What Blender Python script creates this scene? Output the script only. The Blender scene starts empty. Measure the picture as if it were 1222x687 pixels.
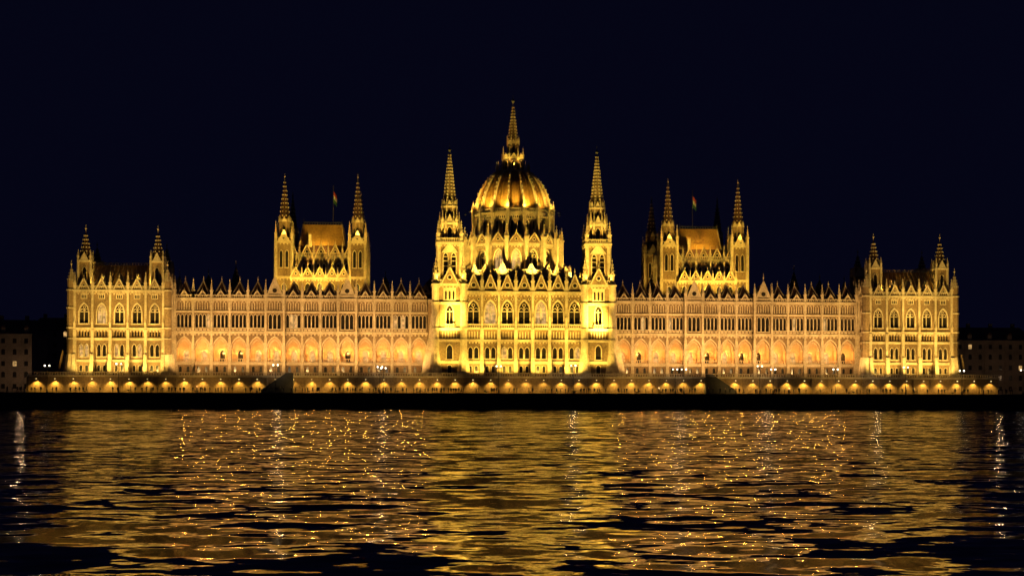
import bpy, math, random
from mathutils import Vector, Matrix, Euler
random.seed(7)
R=math.radians
sc=bpy.context.scene
# ------------------------------------------------------------ materials
def newmat(name):
    m=bpy.data.materials.new(name); m.use_nodes=True
    return m, m.node_tree.nodes, m.node_tree.links, m.node_tree.nodes['Principled BSDF']
def noisy(name,c1,c2,scale=.35,rough=.85,bump=.0,streak=False,fine=3.0,metal=0):
    m,n,l,b=newmat(name)
    geo=n.new('ShaderNodeNewGeometry')
    mp=n.new('ShaderNodeMapping'); l.new(geo.outputs['Position'],mp.inputs[0])
    if streak: mp.inputs['Scale'].default_value=(1,1,.25)
    t=n.new('ShaderNodeTexNoise'); t.inputs['Scale'].default_value=scale; t.inputs['Detail'].default_value=6
    l.new(mp.outputs[0],t.inputs['Vector'])
    t2=n.new('ShaderNodeTexNoise'); t2.inputs['Scale'].default_value=fine; t2.inputs['Detail'].default_value=4
    l.new(geo.outputs['Position'],t2.inputs['Vector'])
    ad=n.new('ShaderNodeMath'); ad.operation='ADD'; l.new(t.outputs[0],ad.inputs[0]); l.new(t2.outputs[0],ad.inputs[1])
    mr=n.new('ShaderNodeMapRange'); mr.inputs[1].default_value=.75; mr.inputs[2].default_value=1.25
    l.new(ad.outputs[0],mr.inputs[0])
    mx=n.new('ShaderNodeMix'); mx.data_type='RGBA'
    mx.inputs[6].default_value=(*c1,1); mx.inputs[7].default_value=(*c2,1)
    l.new(mr.outputs[0],mx.inputs[0]); l.new(mx.outputs[2],b.inputs['Base Color'])
    b.inputs['Roughness'].default_value=rough; b.inputs['Metallic'].default_value=metal
    if bump:
        bp=n.new('ShaderNodeBump'); bp.inputs['Distance'].default_value=bump; bp.inputs['Strength'].default_value=.6
        l.new(t2.outputs[0],bp.inputs['Height']); l.new(bp.outputs[0],b.inputs['Normal'])
    return m
def emis(name,col,s,base=(.05,.04,.03)):
    m,n,l,b=newmat(name)
    geo=n.new('ShaderNodeNewGeometry')
    t=n.new('ShaderNodeTexNoise'); t.inputs['Scale'].default_value=.9; l.new(geo.outputs['Position'],t.inputs['Vector'])
    mr=n.new('ShaderNodeMapRange'); mr.inputs[1].default_value=.35; mr.inputs[2].default_value=.65
    mr.inputs[3].default_value=.35*s; mr.inputs[4].default_value=1.2*s
    l.new(t.outputs[0],mr.inputs[0]); l.new(mr.outputs[0],b.inputs['Emission Strength'])
    b.inputs['Base Color'].default_value=(*base,1); b.inputs['Emission Color'].default_value=(*col,1)
    return m
STONE=noisy('limestone',(.31,.205,.105),(.135,.085,.045),.35,.9,.08,True,2.2)
TRIM=noisy('carved_stone_trim',(.66,.54,.37),(.38,.29,.18),.5,.85,.05,False,3)
ROOF=noisy('roof_tiles',(.11,.045,.028),(.045,.02,.014),.5,.7,.05,False,2.5)
GLASS=noisy('window_glass',(.018,.015,.012),(.035,.028,.02),.5,.2)
LIT=emis('lit_window',(1,.58,.2),.7)
LOG=noisy('loggia_plaster',(.60,.42,.24),(.46,.31,.17),.5,.9)
DOME=noisy('dome_tiles',(.46,.26,.07),(.26,.14,.036),.5,.55,.03,True,2)
METAL=noisy('dark_metal',(.05,.05,.05),(.03,.03,.03),.5,.5,metal=.6)
ASPH=noisy('asphalt',(.05,.05,.05),(.035,.035,.035),.4,.9)
QUAY=noisy('quay_stone',(.035,.032,.03),(.018,.017,.016),.6,.9,.05)
DARKW=noisy('town_plaster',(.30,.23,.17),(.16,.12,.09),.3,.9)
CLOTH=noisy('dark_clothes',(.03,.03,.035),(.015,.015,.02),2,.9)
SKIN=noisy('skin',(.35,.22,.16),(.3,.18,.13),2,.6)
MATS=[STONE,TRIM,ROOF,GLASS,LIT,LOG,DOME,METAL,DARKW,QUAY]
S,TR,RF,GL,LT,LG,DM,MT,DW,QY=range(10)
# ------------------------------------------------------------ mesh builder
class MB:
    def __init__(s): s.v=[]; s.f=[]; s.m=[]; s.T(0,0)
    def T(s,x,y,a=0.0,z=0): s.o=(x,y,z); s.c=math.cos(a); s.s=math.sin(a)
    def W(s,p):
        u,d,z=p
        return (s.o[0]+u*s.c-d*s.s, s.o[1]+u*s.s+d*s.c, s.o[2]+z)
    def face(s,pts,m):
        b=len(s.v); s.v+= [s.W(p) for p in pts]; s.f.append(tuple(range(b,b+len(pts)))); s.m.append(m)
    def box(s,u0,u1,d0,d1,z0,z1,m,bot=True):
        b=len(s.v)
        s.v+=[s.W(p) for p in [(u0,d0,z0),(u1,d0,z0),(u1,d1,z0),(u0,d1,z0),(u0,d0,z1),(u1,d0,z1),(u1,d1,z1),(u0,d1,z1)]]
        fs=[(0,1,5,4),(1,2,6,5),(2,3,7,6),(3,0,4,7),(4,5,6,7),(3,2,1,0)]
        for f in fs: s.f.append(tuple(b+i for i in f)); s.m.append(m)
    def hip(s,u0,u1,d0,d1,z0,z1,iu,idp,m):
        b=len(s.v)
        s.v+=[s.W(p) for p in [(u0,d0,z0),(u1,d0,z0),(u1,d1,z0),(u0,d1,z0),(u0+iu,d0+idp,z1),(u1-iu,d0+idp,z1),(u1-iu,d1-idp,z1),(u0+iu,d1-idp,z1)]]
        for f in [(0,1,5,4),(1,2,6,5),(2,3,7,6),(3,0,4,7),(4,5,6,7)]: s.f.append(tuple(b+i for i in f)); s.m.append(m)
    def bar(s,p,q,r,m):
        """thin bar between two local points"""
        p=Vector(p); q=Vector(q); v=(q-p).normalized()
        a=v.cross(Vector((0,0,1)));
        if a.length<.01: a=Vector((1,0,0))
        a.normalize(); c=v.cross(a).normalized()
        b=len(s.v)
        for o in (p,q):
            for (i,j) in ((-1,-1),(1,-1),(1,1),(-1,1)): s.v.append(s.W(tuple(o+a*i*r+c*j*r)))
        for k in range(4):
            k2=(k+1)%4; s.f.append((b+k,b+k2,b+4+k2,b+4+k)); s.m.append(m)
    def fr(s,cu,cd,r0,r1,z0,z1,n,m,rot=None,cap=True):
        if rot is None: rot=math.pi/n
        b=len(s.v)
        for (r,z) in ((r0,z0),(r1,z1)):
            for k in range(n):
                a=rot+2*math.pi*k/n
                s.v.append(s.W((cu+r*math.cos(a),cd+r*math.sin(a),z)))
        for k in range(n):
            k2=(k+1)%n
            s.f.append((b+k,b+k2,b+n+k2,b+n+k)); s.m.append(m)
        if cap and r1>.01: s.f.append(tuple(b+n+k for k in range(n))); s.m.append(m)
    def gable(s,u0,u1,d0,d1,z0,z1,m):
        c=(u0+u1)/2; b=len(s.v)
        s.v+=[s.W(p) for p in [(u0,d0,z0),(u1,d0,z0),(c,d0,z1),(u0,d1,z0),(u1,d1,z0),(c,d1,z1)]]
        for f in [(0,1,2),(5,4,3),(1,4,5,2),(3,0,2,5)]: s.f.append(tuple(b+i for i in f)); s.m.append(m)
    def disc(s,u,z,d,r,m,n=10):
        s.face([(u+r*math.cos(2*math.pi*k/n),d,z+r*math.sin(2*math.pi*k/n)) for k in range(n)],m)
    def finial(s,u,d,z,r=.25,h=1.2,m=TR):
        s.fr(u,d,.09,.06,z-.2,z+h,4,m)
        s.fr(u,d,.06,r,z+h*.25,z+h*.45,4,m,cap=False); s.fr(u,d,r,.04,z+h*.45,z+h*.7,4,m)
    def pin(s,u,d,z,w,h,m=TR,cro=True):
        sh=h*.42
        s.box(u-w/2,u+w/2,d-w/2,d+w/2,z,z+sh,m)
        s.box(u-w*.68,u+w*.68,d-w*.68,d+w*.68,z+sh*.9,z+sh*1.04,m)
        s.gable(u-w*.5,u+w*.5,d-w*.62,d+w*.62,z+sh*1.04,z+sh*1.04+w*.9,m)
        s.fr(u,d,w*.62,.05,z+sh*1.04,z+h*.95,4,m,cap=False)
        s.finial(u,d,z+h*.92,w*.28,h*.14,m)
        if cro:
            for t in (.25,.5,.75):
                zz=z+sh*1.04+(h*.95-sh*1.04)*t; r=w*.62*(1-t)+.04; q=w*.12
                for k in range(4):
                    a=math.pi/4+k*math.pi/2
                    x=u+r*math.cos(a); y=d+r*math.sin(a)
                    s.box(x-q,x+q,y-q,y+q,zz-q,zz+q,m)
    def spire(s,u,d,r,z0,z1,n,m,mc=TR,step=1.1,q=.2,rt=.08):
        s.fr(u,d,r,rt,z0,z1,n,m)
        z=z0+step*.5
        while z<z1-.6:
            rr=r+(rt-r)*(z-z0)/(z1-z0)+.05
            for k in range(n):
                a=math.pi/n+2*math.pi*k/n
                x=u+rr*math.cos(a); y=d+rr*math.sin(a)
                s.box(x-q,x+q,y-q,y+q,z-q,z+q,mc)
            z+=step
        s.finial(u,d,z1,.35,1.8,mc)
    def arch(s,cu,w,zsp,rise,n=8):
        pts=[]
        for i in range(n+1):
            t=-1+2*i/n
            x=abs(t)*w/2
            if rise<=0: zz=0
            elif rise<=w*.52: zz=rise*math.sqrt(max(0,1-t*t))
            else: zz=math.sqrt(max(0,w*w-(w/2+x)**2))*(rise/(.866*w))
            pts.append((cu+t*w/2,zsp+zz))
        return pts
    def wall(s,u0,u1,z0,z1,ops,m=S,d=0.,t=.5,hood=0,mull=0,n=8):
        """ops: list of (cu,w,zsill,zspring,rise,glassmat or None)"""
        u=u0
        for (cu,w,zs,zp,rise,g) in sorted(ops):
            a=cu-w/2; b=cu+w/2
            if a>u+1e-4: s.face([(u,d,z0),(a,d,z0),(a,d,z1),(u,d,z1)],m)
            if zs>z0: s.face([(a,d,z0),(b,d,z0),(b,d,zs),(a,d,zs)],m)
            P=s.arch(cu,w,zp,rise,n if rise>0 else 1)
            for i in range(len(P)-1):
                p,q=P[i],P[i+1]
                s.face([(p[0],d,p[1]),(q[0],d,q[1]),(q[0],d,z1),(p[0],d,z1)],m)
                s.face([(p[0],d,p[1]),(q[0],d,q[1]),(q[0],d+t,q[1]),(p[0],d+t,p[1])],m)
            s.face([(a,d,zs),(a,d,zp),(a,d+t,zp),(a,d+t,zs)],m)
            s.face([(b,d,zs),(b,d,zp),(b,d+t,zp),(b,d+t,zs)],m)
            s.face([(a,d,zs),(b,d,zs),(b,d+t,zs),(a,d+t,zs)],m)
            if g is not None:
                s.face([(a,d+t,zs),(b,d+t,zs)]+[(p[0],d+t,p[1]) for p in reversed(P)],g)
            if mull:
                s.box(cu-mull/2,cu+mull/2,d+t*.45,d+t*.9,zs,zp+rise*.45,TR)
                s.box(a,b,d+t*.5,d+t*.88,zp-.12,zp+.12,TR)
                if mull>.2:
                    for sg in (-1,1):
                        c2=cu+sg*w/4
                        Q=s.arch(c2,w/2-.1,zp+.1,w*.3,6)
                        for i in range(6): s.bar((Q[i][0],d+t*.7,Q[i][1]),(Q[i+1][0],d+t*.7,Q[i+1][1]),.09,TR)
                    c=(cu,zp+rise*.62); r=w*.14
                    for k in range(8):
                        a0,a1=2*math.pi*k/8,2*math.pi*(k+1)/8
                        s.bar((c[0]+r*math.cos(a0),d+t*.7,c[1]+r*math.sin(a0)),(c[0]+r*math.cos(a1),d+t*.7,c[1]+r*math.sin(a1)),.08,TR)
            if hood:
                Q=s.arch(cu,w+2*hood,zp,rise*(w+2*hood)/w if rise>0 else 0,n if rise>0 else 1)
                if rise<=0: Q=[(x,z+hood) for x,z in Q]
                e=-.16+d
                for i in range(len(P)-1):
                    s.face([(P[i][0],e,P[i][1]),(P[i+1][0],e,P[i+1][1]),(Q[i+1][0],e,Q[i+1][1]),(Q[i][0],e,Q[i][1])],TR)
                    s.face([(Q[i][0],e,Q[i][1]),(Q[i+1][0],e,Q[i+1][1]),(Q[i+1][0],d,Q[i+1][1]),(Q[i][0],d,Q[i][1])],TR)
                    s.face([(P[i][0],e,P[i][1]),(P[i+1][0],e,P[i+1][1]),(P[i+1][0],d,P[i+1][1]),(P[i][0],d,P[i][1])],TR)
                for sg in (-1,1):
                    x=cu+sg*(w/2+hood/2)
                    s.box(x-hood/2,x+hood/2,e,d,zs,zp-.003,TR)
                s.box(a-hood-.1,b+hood+.1,e-.15,d,zs-.25,zs-.003,TR)
            u=b
        if u1>u+1e-4: s.face([(u,d,z0),(u1,d,z0),(u1,d,z1),(u,d,z1)],m)
    def cornice(s,u0,u1,z,h=.5,p=.45,m=TR,dent=True):
        s.box(u0,u1,-p,.02,z-h/2,z+h/2,m)
        s.box(u0,u1,-p*.5,.02,z-h,z-h/2-.003,m)
        if dent:
            k=int((u1-u0)/.9)
            for i in range(k):
                c=u0+(i+.5)*(u1-u0)/k
                s.box(c-.2,c+.2,-p*.85,.02,z-h-.45,z-h-.003,m)
    def balus(s,u0,u1,z,h=1.1,d=-.3,m=TR,st=.6):
        s.box(u0,u1,d-.12,d+.12,z+h-.2,z+h,m); s.box(u0,u1,d-.12,d+.12,z,z+.15,m)
        k=max(1,int((u1-u0)/st))
        for i in range(k):
            c=u0+(i+.5)*(u1-u0)/k
            s.box(c-.11,c+.11,d-.09,d+.09,z+.15,z+h-.2,m)
    def rgable(s,c,w,z0,h,d0=-.3,d1=.4,inner=S,cr=True,fin=1.5):
        """gable with pale raking coping, recessed panel and rose"""
        s.gable(c-w/2,c+w/2,d0,d1,z0,z0+h,inner)
        for sg in(-1,1): s.bar((c+sg*w/2,d0-.1,z0),(c,d0-.1,z0+h),.17,TR)
        s.disc(c,z0+h*.36,d0-.04,h*.17,TR); s.disc(c,z0+h*.36,d0-.08,h*.11,GL)
        if cr:
            for t in (.2,.4,.6,.8):
                for sg in(-1,1):
                    x=c+sg*w/2*(1-t); z=z0+h*t
                    s.box(x-.15,x+.15,d0-.2,d0+.15,z+.05,z+.42,TR)
        if fin: s.finial(c,d0+.1,z0+h,.28,fin)
    def done(s,name,parent=None,mats=MATS):
        me=bpy.data.meshes.new(name); me.from_pydata(s.v,[],s.f)
        for m in mats: me.materials.append(m)
        me.polygons.foreach_set('material_index',s.m); me.update()
        o=bpy.data.objects.new(name,me); sc.collection.objects.link(o)
        if parent: o.parent=parent
        return o
def empty(name,loc=(0,0,0)):
    e=bpy.data.objects.new(name,None); e.location=loc; sc.collection.objects.link(e); return e
def litg(p=.12): return LT if random.random()<p else GL
PB=empty('parliament_building')
PIN2=math.pi/2
# ------------------------------------------------------------ wings
BW=5.18
def wing(sg):
    mb=MB()
    for i in range(14):
        ris=i in (4,8)
        cx=sg*(27.5+BW*(i+.5)); y=-1.3 if ris else 0.
        mb.T(cx,y); h=BW/2
        mb.wall(-h,h,9,12.8,[(-1.1,.8,10.2,11.4,.4,GL),(1.1,.8,10.2,11.4,.4,GL)],S)
        # arcade
        mb.wall(-h,h,12.8,21.4,[(0,4.1,13.1,16.9,3.2,None)],S,t=.7,hood=.34,n=14)
        Q=mb.arch(0,3.3,16.9,2.6,12)
        for k in range(12): mb.bar((Q[k][0],.35,Q[k][1]),(Q[k+1][0],.35,Q[k+1][1]),.12,TR)
        for c in (-2.3,2.3): mb.fr(c,-.3,.26,.24,13.0,16.8,8,TR); mb.fr(c,-.3,.36,.42,16.6,17.1,8,TR)
        mb.balus(-2,2,13.1,1.0,.3)
        # loggia
        D=4.2-y
        mb.wall(-h,h,12.6,21.4,[(0,1.5,13.2,15.6,1.0,litg(.7))],LG,d=D,t=.3,hood=.2)
        mb.face([(-h,.7,12.75),(h,.7,12.75),(h,D,12.75),(-h,D,12.75)],LG)
        mb.face([(-h,.0,21.35),(h,.0,21.35),(h,D,21.35),(-h,D,21.35)],LG)
        mb.box(-h,-h+.4,.7,D,12.8,21.3,LG); mb.box(h-.4,h,.7,D,12.8,21.3,LG)
        # upper lancets
        if ris:
            mb.wall(-h,h,21.4,27.8,[(c,1.0,22.6,26.0,.9,GL) for c in (-1.25,0,1.25)],S,t=.6,hood=.12)
        else:
            mb.wall(-h,h,21.4,27.8,[(c,.84,23.0,26.1,.7,litg(.07)) for c in (-1.65,-.55,.55,1.65)],S,t=.8,hood=.12)
            for c in (-1.65,-.55,.55,1.65): mb.box(c-.4,c+.4,-.12,0,22.1,22.6,TR)
        # blind frieze
        mb.wall(-h,h,27.8,31.5,[(c,.42,28.3,29.6,.4,S) for c in (-1.8,-1.08,-.36,.36,1.08,1.8)],S,t=.3)
        for c in (-2.16,-1.44,-.72,0,.72,1.44,2.16): mb.box(c-.12,c+.12,-.14,0,28.1,30.2,TR)
        if ris:
            for q in (-h,h): mb.face([(q,0,9),(q,1.3,9),(q,1.3,31.5),(q,0,31.5)],S)
        for z,hh,p in ((12.7,.45,.35),(21.7,.5,.4),(27.6,.35,.3),(31.2,.6,.6)):
            mb.cornice(-h,h,z,hh,p,dent=(z in(21.7,31.2)))
        # buttress
        def butt(u,e=0):
            mb.box(u-.38,u+.38,-.62-e,.0,9,20,TR); mb.box(u-.26,u+.26,-.5-e,.0,20,31.6,TR)
            mb.hip(u-.5,u+.5,-.95,0,9,13,.12,.25,TR); mb.pin(u,-.15,31.6,.7,5.0+e*10)
        butt(-h)
        if i==13 or ris: butt(h,.02)
        mb.balus(-h+.35,h-.35,31.5,.9,-.3)
        if ris:
            mb.rgable(0,4.9,31.5,6.0,-.2,.5,TR,True,2.2)
            mb.gable(-h+.6,h-.6,.5,6,31.5,36.6,RF)
        else:
            mb.fr(0,2.2,3.3,.06,31.6,36.6,4,RF,cap=False); mb.finial(0,2.2,36.4,.26,1.5)
            for k in range(4):
                a=math.pi/4+k*PIN2
                mb.bar((3.3*math.cos(a),2.2+3.3*math.sin(a),31.6),(0,2.2,36.6),.14,TR)
            mb.rgable(0,2.4,31.9,1.8,-.12,.3,S,False,.6)
    mb.T(0,0)
    a,b=sorted((sg*25.5,sg*101.5))
    mb.hip(a,b,1.5,20,31.4,34.2,0.,8,RF)
    mb.box(a,b,10.0,11.6,34.0,34.5,RF)
    mb.box(a,b,.95,19,28,31.4,S)
    mb.box(a,b,19.,19.5,5,31,S)
    mb.T(sg*26.6,0); mb.wall(-1.2,1.2,9,31.5,[],S); mb.cornice(-1.2,1.2,31.2,.6,.6)
    for x,zt in ((40,39.),(84,41.5),(92,39)):
        mb.T(sg*x,10); mb.fr(0,0,1.5,1.3,33.5,36,8,S); mb.spire(0,0,1.6,36,zt,8,RF,TR,1.2,.12)
    mb.done('river_wing',PB)
for sg in (-1,1): wing(sg)
# ------------------------------------------------------------ square / poly helpers
def faces(mb,cx,cy,Rr,n,fn,phi0=-90):
    for k in range(n):
        ph=R(phi0)+2*math.pi*k/n
        mb.T(cx+Rr*math.cos(ph),cy+Rr*math.sin(ph),ph+PIN2)
        fn(Rr*math.tan(math.pi/n),k)
    mb.T(0,0)
# ------------------------------------------------------------ end pavilions
def roof_turret(mb,x,y,z0,w,z1,zt,m=RF):
    def f(h,k):
        mb.wall(-h,h,z0,z1,[(0,h*.62,z0+(z1-z0)*.3,z0+(z1-z0)*.68,h*.5,GL)],S,t=.4,hood=.12)
        mb.cornice(-h-.2,h+.2,z1,.4,.35,dent=False)
        mb.gable(-h*.7,h*.7,-.3,.4,z1+.2,z1+h*1.5,TR)
    faces(mb,x,y,w/2,4,f)
    for a in (-1,1):
        for b in (-1,1):
            mb.fr(x+a*w/2,y+b*w/2,.42,.36,z0,z1,6,TR)
            mb.pin(x+a*w/2,y+b*w/2,z1,.5,(zt-z1)*.3)
    zm=z1+(zt-z1)*.22
    mb.fr(x,y,w*.42,w*.40,z1,zm,8,S)
    mb.spire(x,y,w*.42,zm,zt-1.6,8,m,TR,1.1,.17)
def pavilion(sg):
    mb=MB(); cx=sg*114.5; hw=13.5; pw=4.9
    def side(x0,y0,a,n,w,first=False):
        mb.T(x0,y0,a)
        for i in range(n):
            c=(i-(n-1)/2)*pw
            mb.wall(c-pw/2,c+pw/2,9,13.4,[(c-.8,.8,10.2,11.6,.3,GL),(c+.8,.8,10.2,11.6,.3,GL)],S,t=.5,hood=.12)
            mb.wall(c-pw/2,c+pw/2,13.4,19.4,[(c-.75,1.0,14.4,17.0,.8,litg()),(c+.75,1.0,14.4,17.0,.8,litg())],S,t=.6,hood=.16)
            mb.wall(c-pw/2,c+pw/2,19.4,22.4,[(c+q,.5,20,21.2,.4,GL) for q in (-1.2,-.4,.4,1.2)],S,t=.4)
            mb.wall(c-pw/2,c+pw/2,22.4,33,[(c,2.4,23.7,27.0,2.1,litg(.1))],S,t=.8,hood=.34,mull=.22)
            mb.wall(c-.9,c+.9,30.6,32.2,[(c+q,.35,30.8,31.5,.3,GL) for q in (-.5,0,.5)],TR,d=-.05,t=.04)
            for e in (-1,1) if i==n-1 else (-1,):
                u=c+e*pw/2
                mb.box(u-.4,u+.4,-.8,0,9,22,TR); mb.box(u-.3,u+.3,-.6,0,22,33,TR)
                mb.hip(u-.55,u+.55,-2.2,0,9,15,.1,.8,TR)
                mb.pin(u,-.2,33,.75,5.0); mb.pin(u,-.75,22.5,.5,3.2)
            mb.rgable(c,3.2,33.2,3.2,-.3,.3,S,False,1.3)
            mb.balus(c-pw/2+.3,c+pw/2-.3,33.2,1.1,-.3)
        e=n*pw/2
        for u0,u1 in ((-w/2,-e),(e,w/2)):
            if u1-u0>.02: mb.wall(u0,u1,9,33,[],S)
        for z,hh,p,dn in ((13.3,.45,.4,False),(19.4,.45,.4,False),(22.3,.5,.5,True),(32.9,.6,.65,True)):
            mb.cornice(-w/2-.1,w/2+.1,z,hh,p,dent=dn)
    side(cx,-6,0,5,27)
    side(cx-13.5,4.5,-PIN2,4,21); side(cx+13.5,4.5,PIN2,4,21)
    mb.T(0,0)
    mb.box(cx-13.4,cx+13.4,14.9,15,5,33,S)
    for q in (-1,1):
        X=cx+q*13.3
        mb.fr(X,-5.8,1.25,1.15,9,33,8,S); mb.fr(X,-5.8,2.3,1.3,9,15,8,TR,cap=False)
        for z in (13.4,19.4,22.4,28,33): mb.fr(X,-5.8,1.4,1.4,z-.2,z+.2,8,TR)
        mb.fr(X,-5.8,1.1,1.1,33,35.6,8,S); mb.spire(X,-5.8,1.2,35.6,39.6,8,TR,TR,.9,.1)
        mb.fr(X,14.8,1.2,1.2,5,35,8,S); mb.spire(X,14.8,1.2,35,39,8,RF,TR,.9,.1)
        roof_turret(mb,cx+q*10.1,-2.6,33.3,3.4,41.5,51.6)
        roof_turret(mb,cx+q*10.1,11.6,33.3,3.2,40.5,48.5)
    mb.T(cx,0)
    mb.hip(-12.2,12.2,-4.4,13.6,33.1,40.6,3.4,4.5,DM)
    for c in range(-7,8): mb.bar((c*1.55,-4.55,33.4),(c*1.15,.0,40.7),.07,TR)
    mb.balus(-8.6,8.6,40.6,.8,.3,TR,.8)
    for c in (-5,0,5):
        mb.gable(c-1.1,c+1.1,-4.0,0,35.2,38.0,TR); mb.box(c-1,c+1,-4.1,-1,33.4,35.2,S)
        mb.face([(c-.5,-4.13,33.8),(c+.5,-4.13,33.8),(c+.5,-4.13,35.1),(c-.5,-4.13,35.1)],GL)
    for c in (-8.6,8.6): mb.finial(c,.3,41,.3,1.8,TR)
    o=sg
    mb.box(min(o*13.8,o*16.6),max(o*13.8,o*16.6),-5,6,5,11,S)
    mb.hip(min(o*13.4,o*18.4),max(o*13.4,o*18.4),-5.4,-3,5,16,2.3,.6,S)
    mb.hip(min(o*13.4,o*18.4),max(o*13.4,o*18.4),2,4,5,16,2.3,.6,S)
    mb.done('end_pavilion',PB)
for sg in (-1,1): pavilion(sg)
# ------------------------------------------------------------ central block
mb=MB(); YF=-8
mb.T(0,YF); cw=4.86
for i in range(7):
    c=(i-3)*cw; a,b=c-cw/2,c+cw/2
    mb.wall(a,b,9,13.2,[(c-.85,.9,10.2,11.7,.35,GL),(c+.85,.9,10.2,11.7,.35,GL)],S,t=.5,hood=.14)
    mb.wall(a,b,13.2,19.4,[(c-.85,1.2,14.2,16.6,.8,litg(.3)),(c+.85,1.2,14.2,16.6,.8,litg(.3))],S,t=.6,hood=.2)
    mb.wall(a,b,19.4,22.8,[(c+q,.5,20,21.3,.4,S) for q in (-1.6,-.8,0,.8,1.6)],S,t=.35)
    for q in (-2,-1.2,-.4,.4,1.2,2): mb.box(c+q-.12,c+q+.12,-.14,0,19.9,21.9,TR)
    mb.wall(a,b,22.8,33.2,[(c,3.1,23.9,27.7,2.9,LT if i in(1,4) else GL)],S,t=1.0,hood=.36,mull=.26,n=12)
    mb.balus(c-1.9,c+1.9,22.9,1.2,-.8)
    mb.box(c-2,c+2,-.9,0,22.5,22.9,TR)
    for q in (-1.5,1.5): mb.disc(c+q,31.2,-.05,.4,TR); mb.disc(c+q,31.2,-.09,.24,GL)
    mb.rgable(c,4.1,33.4,5.0,-.35,.35,S,True,1.8)
    mb.balus(a+.3,b-.3,33.4,1.2,-.2)
for i in range(8):
    u=(i-3.5)*cw
    mb.box(u-.45,u+.45,-.95,0,9,22.6,TR); mb.box(u-.35,u+.35,-.75,0,22.6,33.4,TR)
    mb.hip(u-.6,u+.6,-1.9,0,9,14.5,.1,.7,TR)
    mb.pin(u,-.9,24.6,.55,3.2); mb.pin(u,-.2,33.4,.9,7.2)
for z,hh,p,dn in ((13.2,.5,.45,False),(19.4,.45,.45,True),(33.1,.7,.8,True)): mb.cornice(-17.05,17.05,z,hh,p,dent=dn)
mb.T(0,0)
mb.box(-17,17,-6.6,22,30,33.2,S)
mb.hip(-15.5,15.5,-5.5,24,33.3,37.5,5,6,RF)
for q in (-1,1):
    mb.T(q*25.2,0); mb.wall(-.4,.4,9,33,[],S)
    x0,x1=sorted((q*17,q*31))
    mb.T(0,0)
    mb.hip(x0,x1,8,26,33.2,39.5,5,5,RF); mb.box(x0+.3,x1-.3,8.3,25.7,28,33.2,S)
    mb.T(q*24,8); mb.balus(-6,6,33.2,1.1,0)
    for c in (-4,0,4): mb.rgable(c,3,33.3,3.2,-.3,.3,TR,False,1)
mb.done('central_facade',PB)
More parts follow.
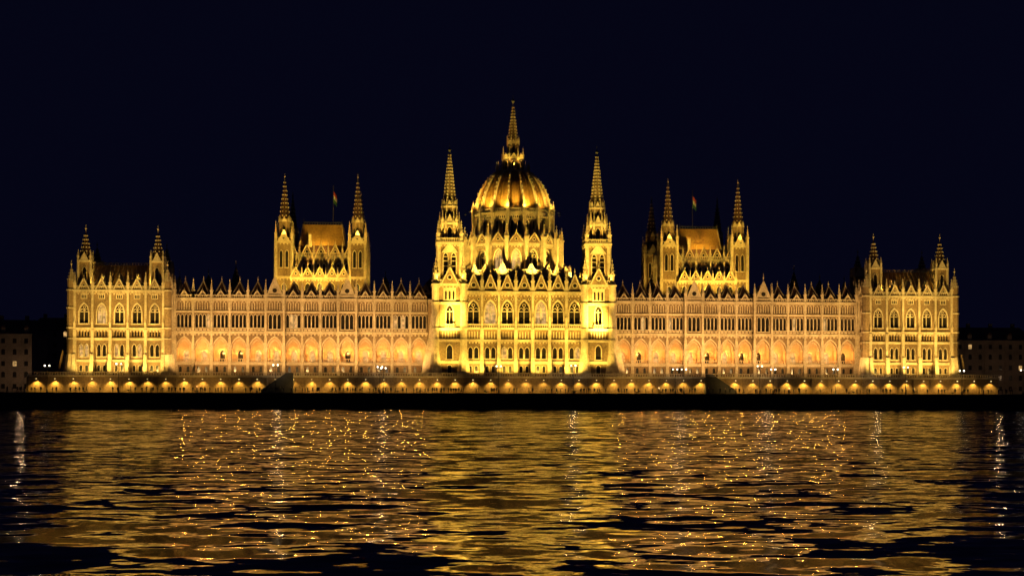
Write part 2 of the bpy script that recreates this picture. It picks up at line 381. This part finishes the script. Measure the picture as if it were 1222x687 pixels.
def tower(sg):
    mb=MB(); x=sg*21.4; y=YF+3.6; hw=4.1
    def f1(h,k):
        mb.wall(-h,h,9,13.2,[(0,1.2,10,11.8,.5,GL)],S,t=.5,hood=.15)
        mb.wall(-h,h,13.2,19.4,[(0,1.6,14,16.9,1.1,GL)],S,t=.7,hood=.25)
        mb.wall(-h,h,19.4,22.6,[(q,.5,20,21.3,.4,S) for q in (-1.6,-.8,0,.8,1.6)],S,t=.35)
        for q in (-2,-1.2,-.4,.4,1.2,2): mb.box(q-.12,q+.12,-.14,0,19.9,21.9,TR)
        mb.wall(-h,h,22.6,35.4,[(0,1.9,23.9,27.6,1.7,GL)],S,t=.8,hood=.32,mull=.2)
        mb.wall(-1.8,1.8,30.4,34.4,[(q,.55,31,33,.5,GL) for q in (-1.1,0,1.1)],TR,d=-.15,t=.14)
        for z in (13.2,19.4,22.6,30,35.3): mb.cornice(-h-.3,h+.3,z,.5,.5,dent=(z>30))
        mb.rgable(0,4.6,35.6,4.6,-.5,.3,S,True,1.4); mb.balus(-h,h,35.6,1.1,-.3)
        mb.balus(-1.4,1.4,22.9,1.1,-.8)
    faces(mb,x,y,hw,4,f1)
    for a in (-1,1):
        for b in (-1,1):
            X,Y=x+a*(hw-.1),y+b*(hw-.1)
            mb.fr(X,Y,1.15,1.05,9,35.4,8,TR); mb.fr(X,Y,2.2,1.2,9,15.5,8,TR,cap=False)
            for z in (13.2,19.4,22.6,30,35.2): mb.fr(X,Y,1.35,1.35,z-.25,z+.25,8,TR)
            mb.pin(X,Y,35.4,1.1,7.2)
            mb.fr(x+a*3.2,y+b*3.2,.7,.62,35.4,47.4,8,TR)
            mb.pin(x+a*3.3,y+b*3.3,47.4,.9,6)
            mb.pin(x+a*2.0,y+b*2.0,52,.6,4.6)
    def f2(h,k):
        mb.wall(-h,h,35.4,47.4,[(-1.15,1.25,37.5,43.2,1.1,GL),(1.15,1.25,37.5,43.2,1.1,GL)],S,t=.8,hood=.22)
        for zz in (39,40.5,42,43.2): mb.box(-1.8,1.8,.45,.6,zz,zz+.25,TR)
        mb.gable(-2.4,2.4,-.3,.2,44.4,47.6,TR)
        mb.cornice(-h-.5,h+.5,47.2,.5,.7); mb.balus(-h-.2,h+.2,47.5,1.1,-.5)
    faces(mb,x,y,3.3,4,f2)
    def f3(h,k):
        mb.wall(-h,h,47.4,53.,[(0,h*1.1,48.4,51,.9,GL)],S,t=.5,hood=.12)
        mb.cornice(-h,h,53,.4,.4,dent=False); mb.gable(-h,h,-.3,.2,53.2,55.6,TR)
    faces(mb,x,y,2.7,8,f3)
    for k in range(8):
        a=math.pi/8+k*math.pi/4
        mb.pin(x+3.0*math.cos(a),y+3.0*math.sin(a),51.5,.5,4.6)
        mb.pin(x+2.3*math.cos(a),y+2.3*math.sin(a),56.5,.42,3.4)
    def f4(h,k):
        mb.wall(-h,h,53,58,[(0,h*1.0,54,56.2,.6,GL)],S,t=.4)
        mb.cornice(-h,h,57.9,.35,.35,dent=False); mb.gable(-h,h,-.2,.2,58,59.8,TR)
    faces(mb,x,y,2.05,8,f4)
    mb.spire(x,y,1.95,58,73.8,8,S,TR,.95,.24)
    mb.finial(x,y,72.7,.6,3.4,MT)
    mb.hip(min(x+sg*4,x+sg*8.2),max(x+sg*4,x+sg*8.2),y-3,y+0,9,19.5,1.95,.8,TR)
    mb.hip(min(x+sg*4,x+sg*6.4),max(x+sg*4,x+sg*6.4),y-2.5,y-.5,15,27,1.1,.5,TR)
    mb.done('river_tower',PB)
for sg in (-1,1): tower(sg)
# ------------------------------------------------------------ dome
mb=MB(); DX,DY=0,36; N=16
def d0(h,k):
    mb.wall(-h,h,24,40.8,[(q,1.9,34,37,1.6,GL) for q in(-4.4,0,4.4)],S,t=.6,hood=.2)
    mb.cornice(-h,h,40.8,.6,.6); mb.balus(-h,h,41,1.1,-.3)
    for q in (-4.4,0,4.4): mb.rgable(q,3.4,41,3.0,-.3,.3,TR,False,1)
faces(mb,DX,DY,17.6,8,d0)
mb.fr(DX,DY,19,15,40.9,42.2,8,RF)
def d1(h,k):
    mb.wall(-h,h,41,50.4,[(0,2.6,42.6,46.4,2.2,LT if k%3==0 else GL)],S,t=.8,hood=.34,mull=.24)
    mb.cornice(-h,h,50.4,.6,.6); mb.rgable(0,h*1.7,50.7,3.2,-.5,.3,S,False,1.2); mb.balus(-h,h,50.7,1,-.3)
faces(mb,DX,DY,14.1,N,d1)
mb.fr(DX,DY,14.1,12.2,50.5,52.2,N,RF)
def d2(h,k):
    mb.wall(-h,h,51,60.4,[(-1.15,.95,53.6,57.2,.8,GL),(1.15,.95,53.6,57.2,.8,GL)],S,t=.6,hood=.2)
    mb.wall(-h*.8,h*.8,58.3,59.8,[(q,.35,58.6,59.2,.25,GL) for q in (-1.2,-.6,0,.6,1.2)],TR,d=-.06,t=.05)
    mb.cornice(-h,h,60.3,.6,.7); mb.balus(-h,h,60.6,1.1,-.5)
faces(mb,DX,DY,12.1,N,d2)
for k in range(N):
    a=R(-90)+(k+.5)*2*math.pi/N
    mb.T(DX,DY,a)
    mb.box(14.0,16.2,-.5,.5,41,50,TR); mb.pin(15.7,0,49.8,1.15,6.6)
    mb.box(12.2,13.3,-.42,.42,51,60.6,TR); mb.pin(13.0,0,60.5,.75,4.4)
    for d in(-.3,.3): mb.face([(15.6,d,50.2),(15.6,d,51.4),(12.4,d,56.4),(12.4,d,54.6)],TR)
    mb.face([(15.6,-.3,51.4),(15.6,.3,51.4),(12.4,.3,56.4),(12.4,-.3,56.4)],TR)
mb.T(0,0)
def rz(z): return 11.7*math.sqrt(max(0,1-((z-60.4)/15.6)**2))
zs=[60.4+13.9*math.sin(t*PIN2/12)**1 for t in range(13)]
NS=64
for i in range(12):
    z0,z1=zs[i],zs[i+1]
    for k in range(NS):
        a0=2*math.pi*k/NS+R(-90)+math.pi/N; a1=2*math.pi*(k+1)/NS+R(-90)+math.pi/N
        def bul(kk): return 1.0+.018*math.sin(math.pi*((kk%4)/4))
        p=lambda a,z,kk:(DX+rz(z)*bul(kk)*math.cos(a),DY+rz(z)*bul(kk)*math.sin(a),z)
        mb.face([p(a0,z0,k),p(a1,z0,k+1),p(a1,z1,k+1),p(a0,z1,k)],DM)
for k in range(N*2):
    a=R(-90)+k*math.pi/N
    big=k%2==1
    mb.T(DX,DY,a); w=.30 if big else .12; e=.5 if big else .14
    for i in range(12):
        z0,z1=zs[i],zs[i+1]; r0,r1=rz(z0)*1.018,rz(z1)*1.018
        if not big: r0+=.05; r1+=.05
        mb.face([(r0+e,-w,z0),(r0+e,w,z0),(r1+e,w,z1),(r1+e,-w,z1)],TR if big else DM)
        for s2 in(-w,w): mb.face([(r0-.4,s2,z0),(r0+e,s2,z0),(r1+e,s2,z1),(r1-.4,s2,z1)],TR if big else DM)
        if big: mb.box(r1+e-.1,r1+e+.28,-.2,.2,z1-.25,z1+.15,TR)
mb.T(0,0)
mb.fr(DX,DY,5.6,5.6,73.9,74.7,16,TR)
for k in range(16):
    a=2*math.pi*k/16; mb.pin(DX+5.2*math.cos(a),DY+5.2*math.sin(a),74.6,.45,3.0)
faces(mb,DX,DY,3.3,8,lambda h,k:(mb.wall(-h,h,74.6,78.4,[(0,1.3,75.2,76.9,1,GL)],S,t=.5,hood=.12),mb.gable(-h,h,-.3,.2,78.4,80.4,TR)))
mb.fr(DX,DY,3.5,2.2,78.4,80,8,RF)
for k in range(8):
    a=math.pi/8+2*math.pi*k/8; mb.pin(DX+3.4*math.cos(a),DY+3.4*math.sin(a),78,.45,4.4)
faces(mb,DX,DY,1.9,8,lambda h,k:(mb.wall(-h,h,79,83.4,[(0,.8,80,82,.6,GL)],S,t=.3),mb.gable(-h,h,-.2,.2,83.4,85,TR)))
for k in range(8):
    a=math.pi/8+2*math.pi*k/8; mb.pin(DX+2.0*math.cos(a),DY+2.0*math.sin(a),83,.35,3.2)
mb.spire(DX,DY,1.75,83.6,96.2,8,S,TR,1.0,.2)
mb.finial(DX,DY,95.6,.7,3.6,MT)
mb.done('central_dome',PB)
# ------------------------------------------------------------ chamber blocks
def chamber(sg):
    mb=MB(); cx=sg*60.3; x0,x1=cx-14,cx+14; y0,y1=30,62
    def wl(X,Y,a,w):
        mb.T(X,Y,a); n=5; b=w/n
        for i in range(n):
            c=(i-(n-1)/2)*b
            mb.wall(c-b/2,c+b/2,26,38,[(c,1.6,32,35.5,1.3,GL)],S,t=.6,hood=.2)
            mb.wall(c-b/2,c+b/2,38,46.5,[(c-.9,1.0,40.2,43.6,.8,GL),(c+.9,1.0,40.2,43.6,.8,GL)],S,t=.6,hood=.18)
            mb.rgable(c,3.5,46.8,3.6,-.3,.3,S,False,1.2); mb.pin(c+b/2,-.2,46.6,.6,4.4); mb.box(c+b/2-.35,c+b/2+.35,-.6,0,26,46.6,TR)
        mb.cornice(-w/2,w/2,38,.5,.5); mb.cornice(-w/2,w/2,46.5,.6,.6); mb.balus(-w/2,w/2,46.8,1,-.3)
    wl(cx,y0,0,22); wl(x0+3,46,-PIN2,26); wl(x1-3,46,PIN2,26)
    mb.T(0,0)
    mb.box(x0+4,x1-4,y1-1,y1-.5,20,46.5,S)
    mb.T(cx,0)
    mb.hip(-9.8,9.8,32,60,46.7,50.5,2.6,3,RF); mb.hip(-7.1,7.1,35.1,56.9,50.5,57.4,.9,2.6,DM)
    for c in (-7.1,7.1): mb.bar((c,35.0,50.5),(c*.873,37.6,57.5),.16,TR)
    mb.balus(-6.2,6.2,57.4,.9,38,MT,.8)
    for c in (-6,6): mb.finial(c,38,57,.3,2.2,MT)
    mb.box(-4.2,-3.2,34,35,50,54,TR)
    mb.T(cx,24)
    for c in (-7.3,-3.7,0,3.7,7.3):
        mb.wall(c-1.8,c+1.8,31,39.4,[(c,1.5,34.5,36.6,1.2,GL)],S,t=.5,hood=.2); mb.rgable(c,3.4,39.6,3.2,-.3,.4,S,False,1.2)
        mb.pin(c+1.8,-.1,38.6,.55,4)
    mb.cornice(-9.1,9.1,39.4,.5,.5); mb.hip(-9.1,9.1,.6,6,39.4,41,0,2,RF)
    mb.T(0,0)
    for a,X in ((-1,cx-11.3),(1,cx+11.3)):
        for Y,dz in ((30.6,2.2),(60,1)):
            w=5.0
            def f(h,k):
                mb.wall(-h,h,26,40,[(0,1.3,34,37,1,GL)],S,t=.6,hood=.2)
                mb.wall(-h,h,40,51,[(-.9,.9,43,47.4,.8,GL),(.9,.9,43,47.4,.8,GL)],S,t=.6,hood=.2)
                for z in (40,51): mb.cornice(-h-.2,h+.2,z,.5,.5)
                mb.gable(-1.7,1.7,-.4,.3,51.2,54.8,TR); mb.balus(-h,h,51.2,1,-.3)
            faces(mb,X,Y,w/2,4,f)
            for p in(-1,1):
                for q in(-1,1):
                    mb.fr(X+p*w/2,Y+q*w/2,.6,.55,26,51,8,TR); mb.pin(X+p*w/2,Y+q*w/2,51,.75,6.2)
            def g(h,k):
                mb.wall(-h,h,51,57.2,[(0,.8,52.4,55,.5,GL)],S,t=.4); mb.gable(-h,h,-.2,.2,57.2,59,TR)
            faces(mb,X,Y,1.75,8,g)
            mb.spire(X,Y,1.75,57.2,68.4+dz,8,RF,TR,1.3,.17)
            mb.finial(X,Y,67+dz,.4,3.,MT)
    mb.done('chamber_block',PB)
for sg in (-1,1): chamber(sg)
# ------------------------------------------------------------ flags
FLR=noisy('flag_red',(.4,.05,.05),(.3,.03,.03),1); FLW=noisy('flag_white',(.5,.5,.5),(.4,.4,.4),1); FLG=noisy('flag_green',(.04,.14,.07),(.03,.1,.05),1)
for fx in (-57,58.5):
    fb_=MB(); fb_.T(fx,38); fb_.fr(0,0,.14,.09,55.8,69.5,8,0); fb_.fr(0,0,.25,.05,69.5,70,8,0)
    for i in range(6):
        for j,mm in enumerate((3,2,1)):
            f=lambda t:.3*math.sin(t*1.7)*(t/3)
            u0,u1=.1+i*.17,.1+(i+1)*.17
            za=64.6+j*1.2
            dr=lambda u:-u*1.3
            fb_.face([(u0,f(i),za+dr(u0)),(u1,f(i+1),za+dr(u1)),(u1,f(i+1),za+1.2+dr(u1)),(u0,f(i),za+1.2+dr(u0))],mm)
    fb_.done('flagpole_with_flag',None,[METAL,FLR,FLW,FLG])
# ------------------------------------------------------------ embankment
g=MB(); g.face([(-4000,-30,4.2),(4000,-30,4.2),(4000,6000,4.2),(-4000,6000,4.2)],0); g.done('ground',None,[ASPH])
q=MB(); q.T(0,-30)
q.box(-4000,4000,-1.0,0,-4,4.0,0); q.box(-4000,4000,-1.2,-.0,4.0,4.32,0)
for i in range(-60,61): q.box(i*6-.25,i*6+.25,-1.25,-1,-1,4,0)
q.done('quay_wall',None,[QUAY])
LAMPG=emis('wall_lamp_glass',(1,.72,.25),2.5,(.8,.7,.5))
e=MB()
e.T(0,-14.2)
for i in range(-27,28):
    c=i*5.0
    e.wall(c-2.5,c+2.5,4.2,8.6,[],S)
    e.box(c-2.5-.35,c-2.5+.35,-.35,0,4.2,8.6,S)
    e.box(c-.1,c+.1,-1.0,0,8.1,8.22,MT); e.box(c-.13,c+.13,-1.02,-.78,7.92,8.097,10)
e.box(-137.5,137.5,-.3,.3,8.6,8.95,TR); e.balus(-137.5,137.5,8.95,1.0,0,TR,.7)
e.T(0,0); e.box(-137.5,137.5,-14.1,6,4.0,8.9,S)
e.done('embankment_wall',None,MATS+[LAMPG])
# stairways
for sx,dr in ((-66,-1),(52,1)):
    st=MB(); st.T(sx,-14.7)
    for i in range(26):
        a,b=dr*(1+i*.25),dr*(1+(i+1)*.25)
        st.box(min(a,b),max(a,b),-2,-.1,4.2,8.9-i*.18,QY)
    st.face([(dr*1,-2.1,4.2),(dr*7.8,-2.1,4.2),(dr*7.8,-2.1,5.1),(dr*1,-2.1,9.7)],QY)
    st.face([(dr*1,-2.3,4.2),(dr*7.8,-2.3,4.2),(dr*7.8,-2.3,5.1),(dr*1,-2.3,9.7)],QY)
    st.face([(dr*1,-2.1,9.7),(dr*7.8,-2.1,5.1),(dr*7.8,-2.3,5.1),(dr*1,-2.3,9.7)],QY)
    st.box(-1,1,-2.3,-.1,4.2,8.9,QY); st.box(-1.1,1.1,-2.4,-2.15,8.9,9.8,QY)
    st.done('stairway',None,MATS)
# ------------------------------------------------------------ water
w=MB(); w.face([(-4000,-3000,0),(4000,-3000,0),(4000,-30.9,0),(-4000,-30.9,0)],0)
wm,n,l,b=newmat('river_water')
b.inputs['Base Color'].default_value=(.004,.006,.009,1); b.inputs['Roughness'].default_value=.05; b.inputs['IOR'].default_value=1.33
geo=n.new('ShaderNodeNewGeometry')
acc=None
for sc_,k,st_,det in ((.09,.17,(1,1.6,1),2),(.34,.56,(.7,1.3,1),1.5),(.95,.40,(.7,1.25,1),2.5),(3.4,.07,(.8,1,1),2)):
    mp=n.new('ShaderNodeMapping'); mp.inputs['Scale'].default_value=st_; mp.inputs['Rotation'].default_value=(0,0,.12+sc_*.15)
    l.new(geo.outputs['Position'],mp.inputs[0])
    t=n.new('ShaderNodeTexNoise'); t.inputs['Scale'].default_value=sc_; t.inputs['Detail'].default_value=det
    l.new(mp.outputs[0],t.inputs['Vector'])
    su=n.new('ShaderNodeVectorMath'); su.operation='SUBTRACT'; su.inputs[1].default_value=(.5,.5,.5); l.new(t.outputs['Color'],su.inputs[0])
    ml=n.new('ShaderNodeVectorMath'); ml.operation='SCALE'; ml.inputs['Scale'].default_value=k; l.new(su.outputs[0],ml.inputs[0])
    if acc is None: acc=ml
    else:
        ad=n.new('ShaderNodeVectorMath'); ad.operation='ADD'; l.new(acc.outputs[0],ad.inputs[0]); l.new(ml.outputs[0],ad.inputs[1]); acc=ad
mu=n.new('ShaderNodeVectorMath'); mu.operation='MULTIPLY'; mu.inputs[1].default_value=(.8,1,0); l.new(acc.outputs[0],mu.inputs[0])
az=n.new('ShaderNodeVectorMath'); az.operation='ADD'; az.inputs[1].default_value=(0,0,1); l.new(mu.outputs[0],az.inputs[0])
no=n.new('ShaderNodeVectorMath'); no.operation='NORMALIZE'; l.new(az.outputs[0],no.inputs[0]); l.new(no.outputs[0],b.inputs['Normal'])
w.done('river_water',None,[wm])
# ------------------------------------------------------------ town buildings behind
def town(x,y,wd,nst,dep,roofh,lit=.1):
    t=MB(); nb=int(wd/3.6); bw=wd/nb; t.T(x,y)
    for i in range(nb):
        c=-wd/2+(i+.5)*bw
        for k in range(nst):
            z=4.2+k*3.8
            t.wall(c-bw/2,c+bw/2,z,z+3.8,[(c,1.3,z+1.1,z+2.7,.3 if k%2 else 0,LT if random.random()<lit else GL)],DW,t=.3,n=4)
    H=4.2+nst*3.8
    t.box(-wd/2,wd/2,.35,dep,4.2,H-.05,DW)
    for k in (1,nst-1): t.box(-wd/2,wd/2,-.25,0,4.2+k*3.8-.2,4.2+k*3.8+.15,DW)
    for i in range(0,nb+1,2): t.box(-wd/2+i*bw-.3,-wd/2+i*bw+.3,-.2,-.003,4.2,H,DW)
    t.box(-wd/2-.3,wd/2+.3,-.5,dep+.3,H,H+.5,DW); t.hip(-wd/2,wd/2,0,dep,H+.5,H+.5+roofh,2.5,dep*.4,RF)
    for i in range(0,nb,2):
        c=-wd/2+(i+.5)*bw; t.box(c-.8,c+.8,.6,3.2,H+.5,H+2.4,DW); t.gable(c-1,c+1,.5,3.4,H+2.4,H+3.4,RF)
    for i in range(4):
        u=-wd/2+(i+.5)*wd/4; t.box(u-.6,u+.6,dep/2-.5,dep/2+.5,H+1,H+roofh+2,DW)
    t.done('apartment_building',None,MATS)
random.seed(3)
TW=[(-176,70,34,5,20,5,.12),(-212,66,32,6,20,4,.1),(-156,110,30,6,18,4,.05),(-250,60,40,5,20,5,.1),(178,84,34,5,20,5,.12),(214,74,30,5,20,4,.2),(160,120,30,6,18,4,.05),(250,70,36,6,20,5,.1)]
for a in TW: town(*a)
# ------------------------------------------------------------ lamps
GLOBE=emis('lamp_globe',(1,.9,.7),7,(.8,.8,.8))
def lamp(x,y,z,h=6.,pw=60):
    L=MB(); L.T(x,y)
    L.fr(0,0,.28,.18,z,z+.9,8,0); L.fr(0,0,.09,.06,z+.9,z+h-.4,8,0)
    L.box(-.65,.65,-.05,.05,z+h-.5,z+h-.38,0)
    for c in (-.62,.62):
        L.fr(c,0,.04,.12,z+h-.4,z+h-.15,8,0)
        rr=.21; zc=z+h+.1
        P=[-1,-.7,0,.7,1]
        for i in range(4):
            L.fr(c,0,max(.01,rr*math.sqrt(1-P[i]**2)),max(.01,rr*math.sqrt(1-P[i+1]**2)),zc+rr*P[i],zc+rr*P[i+1],10,1,cap=False)
    L.fr(0,0,.1,.02,z+h-.38,z+h+.25,8,0)
    o=L.done('street_lamp',None,[METAL,GLOBE])
for x in (-131,-112,-69.5,-41,-40,-8,13,41.5,44,66,70,88,108,124,143,150): lamp(x,-19+random.uniform(-2,1),4.2,random.uniform(6.5,8))
for x in (-160,-172,165,178,190): lamp(x,20+random.uniform(-9,9),4.2,7)
# ------------------------------------------------------------ people
def person(pose):
    me=bpy.data.meshes.new('p'); 
    V=[(0,0,.95),(0,.0,1.15),(0,.01,1.38),(0,.01,1.5),(0,-.01,1.62),(0,-.0,1.74)]
    Rr=[.15,.14,.16,.06,.10,.075]
    E=[(0,1),(1,2),(2,3),(3,4),(4,5)]
    sp=.1 if pose!=1 else .14; st=.0 if pose!=1 else .25
    def ch(base,pts,rs):
        p=base
        for q,r in zip(pts,rs):
            V.append(q); Rr.append(r); E.append((p,len(V)-1)); p=len(V)-1
    for s,k in ((-1,1),(1,-1)):
        ch(0,[(s*.1,0,.85),(s*sp,k*st*.5,.5),(s*sp,k*st,.08),(s*sp*1.1,k*st-.13,.04)],[.1,.075,.05,.04])
        if pose==2 and s==1: ch(2,[(.19,0,1.4),(.27,-.1,1.2),(.12,-.28,1.42),(.08,-.3,1.5)],[.07,.05,.04,.035])
        else: ch(2,[(s*.19,0,1.4),(s*.25,.03,1.12),(s*.26,-.06,.88),(s*.25,-.08,.78)],[.07,.05,.04,.035])
    me.from_pydata(V,E,[]); o=bpy.data.objects.new('p',me); sc.collection.objects.link(o)
    md=o.modifiers.new('s','SKIN'); 
    for i,r in enumerate(Rr): me.skin_vertices[0].data[i].radius=(r,r*.8)
    me.skin_vertices[0].data[0].use_root=True
    ss=o.modifiers.new('b','SUBSURF'); ss.levels=1
    dg=bpy.context.evaluated_depsgraph_get(); m2=bpy.data.meshes.new_from_object(o.evaluated_get(dg))
    bpy.data.objects.remove(o)
    m2.materials.clear(); m2.materials.append(CLOTH); m2.materials.append(SKIN)
    for p in m2.polygons: p.material_index=1 if p.center.z>1.53 and p.center.y<0.02 else 0
    return m2
try:
    PM=[person(i) for i in range(3)]
    CR=empty('crowd_of_people')
    x=-140.
    i=0
    while x<150:
        x+=random.choice([.6,.7,.8,1.2,2.0,3.5,1.0])
        o=bpy.data.objects.new('person_%d'%i,random.choice(PM)); i+=1
        o.location=(x,random.uniform(-29.5,-26),4.2); o.rotation_euler=(0,0,random.choice([0,math.pi,1.5,-1.5])+random.uniform(-.5,.5))
        k=random.uniform(.92,1.08); o.scale=(k,k,k); sc.collection.objects.link(o); o.parent=CR
except Exception as ex: print('PERSON ERR',ex)
# ------------------------------------------------------------ lights
fix=MB()
def spot(loc,tgt,pw,ang,col,bl=.6,rad=.25,hous=True,var=.14):
    d=bpy.data.lights.new('floodlight','SPOT'); d.energy=pw*random.uniform(1-var,1+var); d.spot_size=R(ang); d.spot_blend=bl; d.color=col; d.shadow_soft_size=rad
    o=bpy.data.objects.new('floodlight_beam',d); o.location=loc
    v=Vector(tgt)-Vector(loc); o.rotation_euler=v.to_track_quat('-Z','Y').to_euler()
    sc.collection.objects.link(o); o.parent=PB
    if hous:
        fix.T(loc[0],loc[1])
        z=loc[2]-.35
        fix.box(-.3,.3,-.3,.3,z-.3,z-.05,0)
        fix.box(-.06,.06,-.06,.06,z-.6,z-.3,0)
def pt(loc,pw,col,rad=.2):
    d=bpy.data.lights.new('lamp','POINT'); d.energy=pw*random.uniform(.8,1.2); d.color=col; d.shadow_soft_size=rad
    o=bpy.data.objects.new('gallery_lamp',d); o.location=loc; sc.collection.objects.link(o); o.parent=PB
YEL=(1,.66,.10); WNG=(1,.58,.19); END=(1,.65,.14); AMB=(1,.63,.09)
for sg in (-1,1):
    for i in range(7):
        x=sg*(27.5+BW*(2*i+1))
        spot((x,-13.3,9.9),(x,0,23),9500,110,WNG,.7)
    for i in range(14):
        x=sg*(27.5+BW*(i+.5))
        pt((x,2.3,15.8),620,(1,.46,.09))
    for i in range(4): # quay floods for the roofline
        x=sg*(36+i*18); spot((x,-28,5.3),(x,0,33),33000,56,WNG,.8)
    for i in range(3):
        x=sg*(114.5+(i-1)*9)
        spot((x,-13.4,9.9),(x,-6,19),8000,120,END)
    for c in (-7,7): spot((sg*114.5+c,-28,5.5),(sg*114.5+c,-4,38),66000,50,END)
    spot((sg*98,-13,9.9),(sg*101,0,24),2600,60,END)
    for c in (-10.1,10.1):
        X=sg*114.5+c
        for dx,dy in((-2.6,-2.6),(2.6,-2.6)): spot((X+dx,-2.6+dy,34.2),(X,-2.6,44),1400,60,AMB)
    for c in(-5,5): spot((sg*114.5+c,-5.8,34.9),(sg*114.5+c,2,39),2800,125,AMB)
for i in range(4):
    x=(i-1.5)*9
    spot((x,-13.7,9.9),(x,-8,19),8600,130,YEL)
for i in range(3): 
    x=(i-1)*12; spot((x,-28,5.2),(x,-8,32),90000,42,YEL)
for sg in(-1,1):
    x=sg*21.4; y=YF+3.6
    spot((x,-13.7,9.9),(x,-8,22),7000,100,YEL)
    spot((x+sg*3,-28,5.4),(x,y,50),220000,28,YEL,.8)
    spot((x-sg*9,-28,5.4),(x,y,62),260000,20,YEL,.8)
    for dx,dy in((-3.6,-4.9),(3.6,-4.9),(-4.9,0),(4.9,0)): spot((x+dx,y+dy,36.8),(x+dx*.4,y+dy*.3,46),1100,80,YEL)
    for dx,dy in((-2.5,-3.6),(2.5,-3.6)): spot((x+dx,y+dy,48.7),(x,y,60),2200,60,YEL)
    spot((sg*33,-9,9.9),(sg*25,-4,28),6000,70,YEL)
# dome
for k in range(10):
    a=R(-90)+(k-4.5)*R(27)
    X,Y=DX+23*math.cos(a),DY+23*math.sin(a)
    spot((X,Y,39.5),(DX+10*math.cos(a),DY+10*math.sin(a),55),18500,75,YEL)
    if abs(k-4.5)<4:
        X,Y=DX+15.2*math.cos(a),DY+15.2*math.sin(a)
        spot((X,Y,61.6),(DX+7*math.cos(a),DY+7*math.sin(a),71),6500,95,AMB)
for a in (-120,-90,-60): 
    a=R(a); spot((DX+5.4*math.cos(a),DY+5.4*math.sin(a),76.2),(DX,DY,84),1500,60,YEL)
spot((-30,-28,5.5),(0,34,70),900000,18,YEL,.9); spot((30,-28,5.5),(0,34,70),900000,18,YEL,.9)
# chambers
for sg in(-1,1):
    cx=sg*60.3
    for c in (-11.3,0,11.3): spot((cx+c,15,35.5),(cx+c,30,46),14000,80,AMB)
    for c in (-4.5,4.5): spot((cx+c,19.5,35.2),(cx+c,24,39),1300,110,AMB)
    for c in(-11.3,11.3):
        spot((cx+c,26.6,52.4),(cx+c,30.6,61),2600,70,AMB)
        spot((cx+c,9,36.5),(cx+c,30.6,62),22000,38,AMB,.8)
    spot((cx,30.9,48.4),(cx,37,53),5600,125,AMB)
    for yy in (38,52): spot((cx-sg*20,yy,36),(cx-sg*11,yy,46),5500,80,AMB)
# embankment lights
for i in range(-27,28):
    spot((i*5.0,-15.1,7.8),(i*5.0,-14.6,4.2),1250,116,(1,.60,.10),.7,.1,False,.3)
for i in range(-4,5):
    spot((i*30,-24,5.2),(i*30,-10,11),2400,125,(1,.6,.14),.8,.3)
fix.done('floodlight_housings',PB,[METAL])
for x in (-69,-40,13,43,68,100,150): 
    d=bpy.data.lights.new('street_lamp_light','POINT'); d.energy=250; d.color=(1,.75,.45); d.shadow_soft_size=.3
    o=bpy.data.objects.new('street_lamp_light',d); o.location=(x,-19,11); sc.collection.objects.link(o); o.parent=PB
for x,y in ((-185,58),(-160,60),(-215,52),(172,62),(192,60),(220,60)):
    d=bpy.data.lights.new('street_lamp_light','POINT'); d.energy=620; d.color=(1,.62,.32); d.shadow_soft_size=.3
    o=bpy.data.objects.new('street_lamp_light',d); o.location=(x,y,11); sc.collection.objects.link(o); o.parent=PB
# moonlight + sky
d=bpy.data.lights.new('moon','SUN'); d.energy=.004; d.angle=R(.5); d.color=(.8,.85,1)
o=bpy.data.objects.new('moon',d); o.rotation_euler=(R(50),0,R(30)); sc.collection.objects.link(o)
wd=bpy.data.worlds.new('World'); sc.world=wd; wd.use_nodes=True
n=wd.node_tree.nodes; l=wd.node_tree.links; bg=n['Background']
sky=n.new('ShaderNodeTexSky'); sky.sky_type='NISHITA'; sky.sun_disc=False; sky.sun_elevation=R(-4); sky.sun_rotation=R(160)
mx=n.new('ShaderNodeMix'); mx.data_type='RGBA'; mx.blend_type='ADD'; mx.inputs[0].default_value=1
ms=n.new('ShaderNodeMix'); ms.data_type='RGBA'; ms.blend_type='MULTIPLY'; ms.inputs[0].default_value=1; ms.inputs[7].default_value=(.006,.006,.008,1)
l.new(sky.outputs[0],ms.inputs[6]); l.new(ms.outputs[2],mx.inputs[6]); mx.inputs[7].default_value=(.0014,.0016,.0072,1)
l.new(mx.outputs[2],bg.inputs[0]); bg.inputs[1].default_value=1.0
# ------------------------------------------------------------ camera
cd=bpy.data.cameras.new('camera'); cam=bpy.data.objects.new('camera',cd); sc.collection.objects.link(cam)
cam.location=(-33,-400,5); cd.sensor_width=36; cd.lens=36*1635/1222; cd.shift_y=.1002
cd.clip_end=20000; cd.clip_start=.5
cam.rotation_mode='QUATERNION'
cam.rotation_quaternion=(Euler((R(90),0,R(-4.31))).to_matrix()@Matrix.Rotation(R(.13),3,'Z')).to_quaternion()
sc.camera=cam
sc.view_settings.view_transform='Standard'; sc.view_settings.look='None'; sc.view_settings.exposure=0
